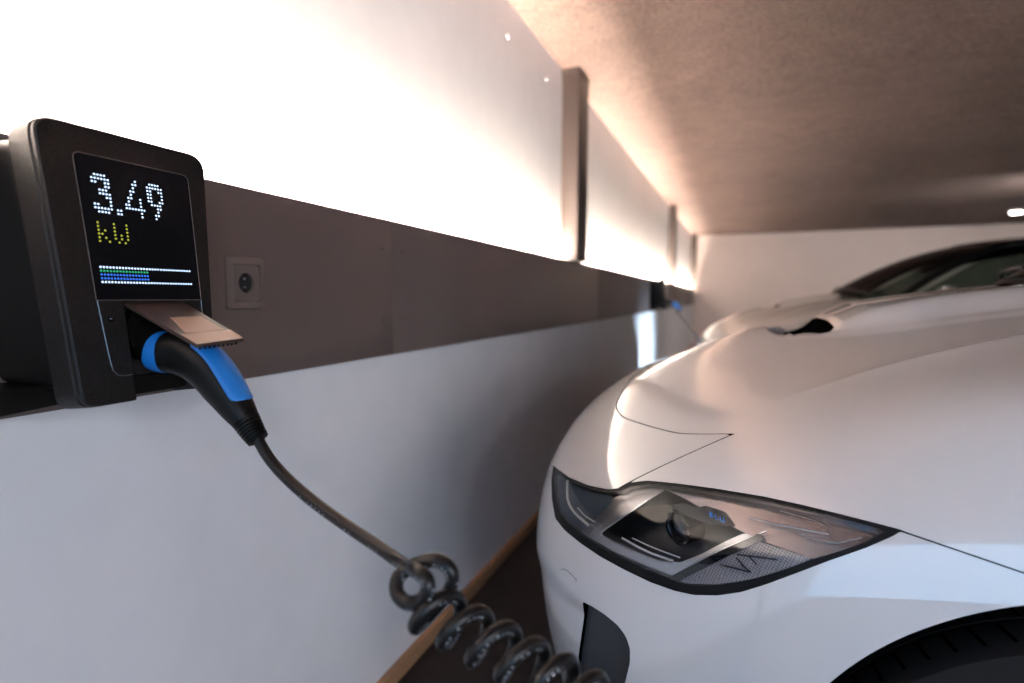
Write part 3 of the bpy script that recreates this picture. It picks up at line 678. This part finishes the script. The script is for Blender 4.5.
def lamp_patch(name, poly, depth, thick, material, parent, sg, tilt=None):
    F = sdf_poly(GUU, GVV, poly)
    dep = depth if tilt is None else depth + tilt[0] * (GUU - tilt[1]) + tilt[2] * (GVV - tilt[3])
    P = HITS + DIRS * (np.broadcast_to(dep, F.shape)[..., None]); ok = ~np.isnan(P[..., 0]); F = np.where(ok, F, -1.0); P = np.where(ok[..., None], P, 0)
    Pl = to_local(P); back = to_local(P + DIRS * thick)
    V, B2, faces, cut = clip_grid(Pl, back, F)
    if len(V) == 0: print('EMPTY', name); return
    n = len(V); VV = list(V) + list(B2); FF = [list(f) for f in faces] + [[i + n for i in f[::-1]] for f in faces] + [[x, y, y + n, x + n] for x, y in cut]
    return fix(link(name, side(VV, sg), FF, material, parent), 40)
def lamp_line(name, pts, depth, r, material, parent, sg, per=5):
    P = []
    for u, v in pts:
        h_, d_ = hit(u, v)
        if h_ is not None: P.append(h_ + d_ * depth)
    P = catmull(P, per) if per > 1 else P
    V, F = tube_mesh(list(to_local(np.array(P))), r, 8); return fix(link(name, side(V, sg), F, material, parent), 50)
def half_panel(name, F, parent, material, sg, **k):
    """one side only"""
    o = panel(name, F, parent, material, both=False, **k)
    if sg > 0:
        me = o.data; N0 = [tuple(n.vector) for n in me.corner_normals]
        bm = bmesh.new(); bm.from_mesh(me)
        for v in bm.verts: v.co.y = -v.co.y
        bmesh.ops.reverse_faces(bm, faces=bm.faces); bm.to_mesh(me); bm.free()
    return o
def build_lamp(car, sg):
    seal = half_panel('headlamp_seal', np.minimum(Fh_o - 0.0004, -Fh_i), car, 'rubber_seal', sg, offset=-0.0015, flange=0.006)
    lamp = half_panel('headlamp', Fh_i, car, 'lens_clear', sg, offset=-0.0006, flange=0)
    # housing: side wall sunk from the rim and a dark floor
    V, NN, faces, cut = clip_grid(BP - BN * 0.002, BN, Fh_i + 0.0008)
    W_ = []; FF = []; m_ = {}
    for x, y in cut:
        for k in (x, y):
            if k not in m_: m_[k] = len(W_); W_.append(V[k]); W_.append(V[k] - NN[k] * 0.06)
        FF.append([m_[x], m_[y], m_[y] + 1, m_[x] + 1])
    link('housing_wall', side(W_, sg), FF, 'bowl_black', lamp)
    half_panel('housing', Fh_i + 0.004, lamp, 'bowl_black', sg, offset=-0.058, flange=0)
    # big satin reflector towards the rear tip
    lamp_patch('upper_reflector', C4([(322,112),(380,118),(470,130),(600,152),(700,173),(800,197),(890,220),(905,238),(860,262),(790,284),(722,303),(660,280),(590,256),(520,222),(450,180),(390,145)]), 0.012, 0.002, 'satin_grey', lamp, sg, tilt=(0.00012, 700, -0.0002, 520))
    lamp_line('reflector_rib', C4([(560,196),(620,212),(690,226),(765,240)]), 0.0095, 0.0011, 'light_guide', lamp, sg)
    lamp_line('reflector_rib', C4([(640,180),(720,203),(760,222),(772,238)]), 0.0098, 0.0006, 'alloy', lamp, sg)
    lamp_line('reflector_rib', C4([(690,240),(740,255),(790,262),(850,248)]), 0.0098, 0.0009, 'alloy', lamp, sg)
    # side reflector with fine cells and its bars
    rf = lamp_patch('side_reflector', C4([(378,362),(430,335),(500,300),(588,259),(655,281),(722,303),(660,330),(590,352),(530,363),(470,368),(420,368)]), 0.006, 0.002, 'reflex_grey', lamp, sg)
    for q in (((487,318),(562,337)), ((562,337),(527,300)), ((530,292),(632,305)), ((540,318),(566,338)), ((560,296),(580,318))):
        lamp_line('bar_mark', C4(q), 0.0045, 0.0011, 'dark_line', rf, sg, per=1)
    lamp_patch('divider', C4([(352,352),(470,290),(585,238),(600,246),(590,258),(500,298),(430,334),(378,362),(362,362)]), 0.004, 0.006, 'gloss_black', lamp, sg)
    lamp_line('chrome_edge', C4([(400,326),(470,290),(540,258),(606,231)]), 0.006, 0.0014, 'chrome', lamp, sg)
    # grey frame around the main cell
    lamp_patch('bezel', C4([(212,150),(250,128),(322,116),(352,122),(305,152),(240,192),(184,236),(190,246),(260,280),(330,306),(385,312),(440,290),(500,258),(545,238),(585,240),(520,270),(440,305),(365,345),(320,340),(250,318),(180,285),(120,246),(140,225),(180,190),(205,165)]), 0.016, 0.003, 'satin_grey', lamp, sg)
    lamp_line('chrome_edge', C4([(300,154),(240,195),(184,235),(192,247),(260,281),(330,308),(365,314)]), 0.0145, 0.0016, 'chrome', lamp, sg)
    lamp_line('light_guide', C4([(236,250),(300,284),(366,308)]), 0.024, 0.0020, 'light_guide', lamp, sg)
    lamp_line('light_guide', C4([(262,250),(320,276),(384,300)]), 0.028, 0.0012, 'light_guide', lamp, sg)
    lamp_line('chrome_edge', C4([(128,262),(200,305),(270,332),(340,347)]), 0.010, 0.0014, 'chrome', lamp, sg)
    # inner compartment
    lamp_patch('inner_cell', C4([(64,84),(110,108),(160,124),(205,134),(212,150),(200,170),(160,208),(122,244),(90,210),(68,180)]), 0.020, 0.003, 'smoke_blue', lamp, sg)
    lamp_line('light_guide', C4([(96,104),(97,150),(112,182),(150,218)]), 0.015, 0.0026, 'light_guide', lamp, sg)
    lamp_line('light_guide', C4([(122,172),(140,192),(164,208)]), 0.015, 0.0011, 'light_guide', lamp, sg)
    # projector: glass ball in a dark barrel
    h_, d_ = hit(*C4([(383, 222)])[0]); c = to_local((h_ + d_ * 0.034)[None])[0]
    axd = np.array([-0.72, 0.69, -0.04]); axd /= np.linalg.norm(axd)
    ua = np.cross(axd, [0, 0, 1.0]); ua /= np.linalg.norm(ua); va = np.cross(ua, axd)
    def lathe(name, prof, m, n=36, ang=40):
        V = []; F = []
        for (a_, r_) in prof:
            for k in range(n):
                an = 2 * math.pi * k / n; V.append(c + axd * a_ + r_ * (math.cos(an) * ua + math.sin(an) * va))
        for i in range(len(prof) - 1):
            for k in range(n): F.append((i * n + k, i * n + (k + 1) % n, (i + 1) * n + (k + 1) % n, (i + 1) * n + k))
        return fix(link(name, side(V, sg), F, m, pj), ang)
    pj = link('projector', side([c, c + ua * 0.0005, c + va * 0.0005], sg), [(0, 1, 2)], 'gloss_black', lamp)
    lathe('barrel', [(-0.03, 0.0), (-0.03, 0.026), (0.0, 0.0275), (0.004, 0.0275), (0.004, 0.025), (-0.012, 0.024)], 'gloss_black')
    lathe('lens_ring', [(0.0035, 0.0240), (0.0035, 0.0282), (0.006, 0.0275), (0.0065, 0.0245), (0.0035, 0.0240)], 'chrome')
    lathe('projector_lens', [(0.004, 0.0238)] + [(0.004 + 0.016 * math.sin(a_), 0.0238 * math.cos(a_)) for a_ in np.linspace(0.15, math.pi / 2 - 0.01, 8)] + [(0.0201, 0.0)], 'projector_glass', ang=80)
    lathe('shutter', [(-0.004, 0.0), (-0.004, 0.0235)], 'alloy')
    pl = lamp_patch('projector_cover', C4([(356,166),(392,160),(432,172),(448,166),(500,182),(521,210),(505,222),(450,212),(410,196)]), 0.008, 0.004, 'gloss_black', lamp, sg)
    # blue printed letters on the cover
    def letters(rows, uv0, du, dv, lab):
        for strokes in rows:
            for a_, b_ in strokes:
                lamp_line(lab, [(uv0[0] + a_[0] * du[0] + a_[1] * dv[0], uv0[1] + a_[0] * du[1] + a_[1] * dv[1]), (uv0[0] + b_[0] * du[0] + b_[1] * dv[0], uv0[1] + b_[0] * du[1] + b_[1] * dv[1])], 0.0068, 0.0009, 'print_blue', pl, sg, per=1)
    Bq = [((0,0),(0,1)), ((0,0),(.7,.15)), ((.7,.15),(0,.5)), ((0,.5),(.75,.8)), ((.75,.8),(0,1))]
    Lq = [((1.2,0),(1.2,1)), ((1.2,1),(1.8,1))]; Uq = [((2.2,0),(2.2,1)), ((2.2,1),(2.9,1)), ((2.9,1),(2.9,0))]
    letters([Bq, Lq, Uq], (709.5, 511.5), (4.8, 1.9), (0.9, 4.6), 'blue_lettering')
# ------------------------------------------------------------------ wheels, arches
def lathe_y(prof, n, cx, cz):
    """prof (r, y) revolved about the axle"""
    V = [(cx + r * math.cos(2 * math.pi * k / n), y, cz + r * math.sin(2 * math.pi * k / n)) for r, y in prof for k in range(n)]
    F = [(i * n + k, i * n + (k + 1) % n, (i + 1) * n + (k + 1) % n, (i + 1) * n + k) for i in range(len(prof) - 1) for k in range(n)]
    return V, F
def build_wheels(car):
    cz = WHR
    for sx in (AXS, RXS):
        for sg in (-1, 1):
            yo, yi = sg * 0.905, sg * 0.665; R = WHR
            w_t = empty('wheel', (0, 0, 0)); w_t.parent = car
            def yy(f): return yi + (yo - yi) * f
            prof = [(0.26, yy(.97)), (0.30, yy(1.0)), (0.345, yy(1.0)), (R - 0.012, yy(.965))]
            for g in (0.0, 0.24, 0.49, 0.74):
                a_, b_ = 0.94 - g, 0.94 - g - 0.20
                prof += [(R - 0.008 if g == 0 else R, yy(a_)), (R, yy((a_ + b_) / 2)), (R if g < .7 else R - .008, yy(b_)), (R - 0.009, yy(b_ - 0.005)), (R - 0.009, yy(b_ - 0.035))]
            prof += [(R - 0.02, yy(-0.0)), (0.345, yy(-0.02)), (0.26, yy(0.03))]
            V, F = lathe_y(prof, 96, sx, cz); ty = fix(link('tyre', V, F, 'tyre_rubber', w_t), 30)
            # tread blocks as angled sipes
            V = []; F = []
            for k in range(72):
                for q in range(4):
                    an = 2 * math.pi * (k + 0.25 * (q % 2)) / 72; a_ = 0.93 - q * 0.245
                    b0 = len(V)
                    for dan, f_ in ((-.006, a_), (.006, a_), (.020, a_ - .18), (.008, a_ - .18)):
                        for rr_ in (R - 0.004, R + 0.0006):
                            V.append((sx + rr_ * math.cos(an + dan), yy(f_), cz + rr_ * math.sin(an + dan)))
                    F += [(b0 + 1, b0 + 3, b0 + 5, b0 + 7)]
            sp = link('tread_sipes', V, F, 'liner_black', ty)
            prof = [(0.262, yy(.95)), (0.255, yy(.90)), (0.235, yy(.85)), (0.225, yy(.4)), (0.255, yy(.06)), (0.262, yy(.04))]
            V, F = lathe_y(prof, 72, sx, cz); fix(link('rim', V, F, 'alloy', w_t), 30)
            bm = bmesh.new()
            for k in range(5):
                an = 2 * math.pi * k / 5 + 0.3
                for da in (-0.13, 0.13):
                    Vx = []
                    for r_, hw_, y_ in ((0.05, 0.018, .86), (0.235, 0.014, .93)):
                        for side_ in (-1, 1):
                            for dy in (0, -0.10):
                                aa = an + da * (r_ / 0.235)
                                Vx.append(bm.verts.new((sx + r_ * math.cos(aa) - side_ * hw_ * math.sin(aa), yy(y_ + dy), cz + r_ * math.sin(aa) + side_ * hw_ * math.cos(aa))))
                    for f in ((0, 2, 6, 4), (1, 5, 7, 3), (0, 4, 5, 1), (2, 3, 7, 6), (4, 6, 7, 5), (0, 1, 3, 2)): bm.faces.new([Vx[i] for i in f])
            bmesh.ops.recalc_face_normals(bm, faces=bm.faces); from_bm('spokes', bm, 'alloy', w_t)
            V, F = lathe_y([(0.0, yy(.90)), (0.05, yy(.90)), (0.06, yy(.86)), (0.06, yy(.5))], 30, sx, cz); fix(link('hub', V, F, 'alloy', w_t), 30)
            V, F = lathe_y([(0.0, yy(.45)), (0.17, yy(.45)), (0.17, yy(.35)), (0.0, yy(.35))], 40, sx, cz); fix(link('brake_disc', V, F, 'alloy', w_t), 30)
            # arch liner
            n = 40; V = []; F = []
            rr_ = ARR + 0.012; zc = 0.343 - ZF
            for k in range(n + 1):
                an = -0.28 + (math.pi + 0.56) * k / n; ca, sa = math.cos(an), math.sin(an)
                V += [(sx + rr_ * ca, sg * 0.93, zc + rr_ * sa), (sx + rr_ * ca, sg * 0.62, zc + rr_ * sa), (sx, sg * 0.62, zc)]
            for k in range(n): a_ = 3 * k; F += [(a_, a_ + 3, a_ + 4, a_ + 1), (a_ + 1, a_ + 4, a_ + 5, a_ + 2)]
            link('arch_liner', [(x, y if abs(y) < 0.7 else sg * (0.90), z) for x, y, z in V], F, 'liner_black', car)
# ------------------------------------------------------------------ cabin
def grid_obj(name, fn, nu, nv, m, parent, thick=0.006):
    V = [fn(i / nu, j / nv) for i in range(nu + 1) for j in range(nv + 1)]
    F = [(i * (nv + 1) + j, i * (nv + 1) + j + 1, (i + 1) * (nv + 1) + j + 1, (i + 1) * (nv + 1) + j) for i in range(nu) for j in range(nv)]
    o = fix(link(name, V, F, m, parent), 50)
    if thick: md = o.modifiers.new('thick', 'SOLIDIFY'); md.thickness = thick; md.offset = 0
    return o
def build_cabin(car):
    zb = lambda s: float(np.interp(s, [1.0, 1.4, 2.1, 3.2, 4.05], [1.105, 1.04, 1.05, 1.08, 1.115])) - ZF
    def wsb(w): return 1.10 + 0.30 * (w / 0.80) ** 2             # windscreen foot
    def foot(a): w = -0.79 + 1.58 * a; return np.array([wsb(w), w, 1.135 - 0.085 * (w / .79) ** 2 - ZF])
    def head(a): w = -0.60 + 1.20 * a; return np.array([1.98 + 0.10 * (w / .6) ** 2, w, 1.515 - 0.055 * (w / .6) ** 2 - ZF])
    def ws(a, b): p = foot(a) * (1 - b) + head(a) * b; p[2] += 0.06 * 4 * b * (1 - b) * 0.9; p[0] -= 0.0; return tuple(p)
    grid_obj('windscreen', ws, 24, 12, 'window_glass', car, 0)
    def cowl(a, b): p = foot(a); return (p[0] - 0.05 + 0.09 * b, p[1], p[2] - 0.022 + 0.012 * b)
    grid_obj('cowl', cowl, 24, 3, 'matte_black', car, 0.004)
    rf = [(1.98, .60), (2.4, .62), (3.0, .60), (3.6, .56), (3.95, .50)]
    def roof(a, b):
        s = 1.98 + 1.95 * b; hw_ = float(np.interp(s, [q[0] for q in rf], [q[1] for q in rf])); w = -hw_ + 2 * hw_ * a; k = (w / hw_) ** 2
        z = float(np.interp(s, [1.98, 2.25, 2.6, 3.1, 3.6, 3.95], [1.515, 1.555, 1.57, 1.55, 1.48, 1.40])) - 0.055 * k - ZF
        return (s + 0.10 * k * (1 - b), w, z)
    grid_obj('roof', roof, 20, 20, 'gloss_black', car, 0.012)
    def rear(a, b):
        p0 = np.array(roof(a, 1.0)); w = -0.70 + 1.40 * a; p1 = np.array([4.22 - 0.2 * (w / .7) ** 2, w, 1.10 - ZF]); return tuple(p0 * (1 - b) + p1 * b)
    grid_obj('rear_window', rear, 14, 6, 'window_glass', car, 0.004)
    for sg in (-1, 1):
        e_top = [np.array(roof(1.0 if sg > 0 else 0.0, b)) for b in np.linspace(0, 1, 16)]
        e_bot = [np.array([s, sg * 0.80, zb(s)]) for s in np.linspace(1.40, 4.05, 16)]
        def sd(a, b):
            k = a * 15; i = min(int(k), 14); f = k - i; t_ = e_top[i] * (1 - f) + e_top[i + 1] * f; b_ = e_bot[i] * (1 - f) + e_bot[i + 1] * f
            p = b_ * (1 - b) + t_ * b; p[1] += sg * 0.07 * 4 * b * (1 - b); return tuple(p)
        grid_obj('side_window', sd, 30, 8, 'window_glass', car, 0)
        a = 1.0 if sg > 0 else 0.0
        V, F = tube_mesh([np.array(ws(a, b)) for b in np.linspace(-0.02, 1.0, 10)], 0.030, 12); fix(link('windscreen_pillar', V, F, 'black_plastic', car), 60)
        V, F = tube_mesh(e_top, 0.022, 10); fix(link('roof_rail', V, F, 'black_plastic', car), 60)
        V, F = tube_mesh([e_bot[0] - np.array([0.02, 0, 0])] + e_bot[1:], 0.012, 8); fix(link('window_trim', V, F, 'black_plastic', car), 60)
        for q in (0.40, 0.74):
            V, F = tube_mesh([np.array(sd(q, b)) + np.array([0, -sg * 0.012, 0]) for b in np.linspace(0, 1, 8)], 0.026, 10); fix(link('door_pillar', V, F, 'black_plastic', car), 60)
        # mirror
        mr = empty('door_mirror', (0, 0, 0)); mr.parent = car
        bm = bmesh.new(); bmesh.ops.create_uvsphere(bm, u_segments=24, v_segments=14, radius=1.0, matrix=Matrix.Translation((1.66, sg * 1.00, 1.11 - ZF)) @ Matrix.Diagonal((0.075, 0.115, 0.072, 1)))
        for v in bm.verts:
            if v.co.x > 1.69: v.co.x = 1.69
        from_bm('mirror_shell', bm, 'car_paint', mr, angle=50)
        bm = bmesh.new(); box(bm, 1.691, 1.694, sg * 1.00 - 0.095, sg * 1.00 + 0.095, 1.06 - ZF, 1.16 - ZF, 0.001); from_bm('mirror_glass', bm, 'chrome', mr)
        bm = bmesh.new(); box(bm, 1.64, 1.69, min(sg * 0.83, sg * 0.93), max(sg * 0.83, sg * 0.93), 1.045 - ZF, 1.075 - ZF, 0.008); from_bm('mirror_arm', bm, 'black_plastic', mr, angle=40)
        # seats
        st = empty('seat', (0, 0, 0)); st.parent = car
        bm = bmesh.new(); box(bm, 2.15, 2.66, sg * 0.38 - 0.25, sg * 0.38 + 0.25, 0.55 - ZF, 0.68 - ZF, 0.05, 3); from_bm('seat_cushion', bm, 'seat_leather', st, angle=50)
        bm = bmesh.new(); box(bm, 2.58, 2.70, sg * 0.38 - 0.24, sg * 0.38 + 0.24, 0.62 - ZF, 1.20 - ZF, 0.05, 3)
        for v in bm.verts: v.co.x += (v.co.z - 0.7) * 0.30
        from_bm('backrest', bm, 'seat_leather', st, angle=50)
        bm = bmesh.new(); box(bm, 2.83, 2.92, sg * 0.38 - 0.12, sg * 0.38 + 0.12, 1.20 - ZF, 1.38 - ZF, 0.035, 3); from_bm('headrest', bm, 'seat_leather', st, angle=50)
    # wipers
    for w0, w1 in ((-0.58, -0.02), (0.02, 0.60)):
        pts = [np.array(ws((w0 + (w1 - w0) * q + 0.79) / 1.58, 0.05 + 0.02 * q)) + np.array([-0.012, 0, 0.012]) for q in np.linspace(0, 1, 8)]
        V, F = tube_mesh(pts, 0.007, 8); fix(link('wiper', V, F, 'black_plastic', car), 60)
    bm = bmesh.new(); box(bm, 1.30, 1.86, -0.74, 0.74, 0.86 - ZF, 1.02 - ZF, 0.05, 3); from_bm('dashboard', bm, 'interior_dark', car, angle=50)
    boxobj('cabin_floor', (1.3, 4.3, -0.80, 0.80, 0.36 - ZF, 0.40 - ZF), 'interior_dark', car)
    bm = bmesh.new(); r = 0.18
    V, F = tube_mesh([np.array([1.93 + 0.07 * math.cos(a_), -0.38 + r * math.sin(a_), 1.0 - ZF + r * 0.92 * math.cos(a_)]) for a_ in np.linspace(0, 2 * math.pi, 37)], 0.014, 10); fix(link('steering_wheel', V, F, 'interior_dark', car), 60)

car1 = build_car((XN, YC, ZF), 'white electric car whose headlight fills the right foreground')
# small flush tow-eye cover outline on the bumper of the near car
bumper = [c for c in car1.children if c.name.startswith('front_bumper')][0]
P_ = []
for u, v in ((561, 569), (565, 568.5), (571, 573.5), (577, 580), (575.5, 581.5)):
    h_, d_ = hit(u, v); P_.append(h_ - d_ * 0.0001)
V, F = tube_mesh(list(to_local(np.array(P_))), 0.0006, 6); link('sensor_cover_line', side(V, -1), F, 'dark_line', bumper)

def copy_tree(o, parent=None):
    c = o.copy(); COL.objects.link(c); c.parent = parent
    for ch in list(o.children): copy_tree(ch, c)
    return c
car2 = copy_tree(car1); car2.location = (-0.33, 5.6, ZF); car2['label'] = 'second white car parked beyond the near one, its dark windscreen behind the near hood'
# ------------------------------------------------------------------ far cable
c2 = empty('charging_cable', (-0.74, 6.757, 1.05)); tag(c2, 'thin black charging cable with blue plug hanging from the distant charger', 'charging cable')
o2 = np.array([-0.74, 6.757, 1.05])
def rel(P): return [p - o2 for p in P]
d2 = 6.2
pl2 = [np.array([-0.765, 6.757, 1.052]), np.array([-0.72, 6.757, 1.05]), np.array([-0.66, 6.74, 1.035]), np.array([-0.61, 6.72, 0.99]), np.array([-0.585, 6.70, 0.95])]
V, F, _ = ring_loft([p for p in rel(catmull(pl2, 6))], [.025] * 25, [.028] * 25, up0, 16); pb = fix(link('plug_body', V, F, 'black_plastic', c2), 50)
V, F, _ = ring_loft([p for p in rel(catmull(pl2[2:], 6))], [.0262] * 13, [.030] * 13, up0, 16); fix(link('blue_inlay', V, F, 'plug_blue', pb), 50)
run2 = [pl2[-1], at_depth(676, 310, 6.0), at_depth(686, 322, 5.6), at_depth(695, 334, 5.2), at_depth(700, 341, 4.9), at_depth(705, 345, 4.6), at_depth(708, 340, 4.5), at_depth(706, 350, 4.45), at_depth(703, 365, 4.4), at_depth(702, 395, 4.4)]
V, F = tube_mesh(rel(catmull(run2, 8)), 0.012, 10); fix(link('cable', V, F, 'cable_rubber', c2), 60)
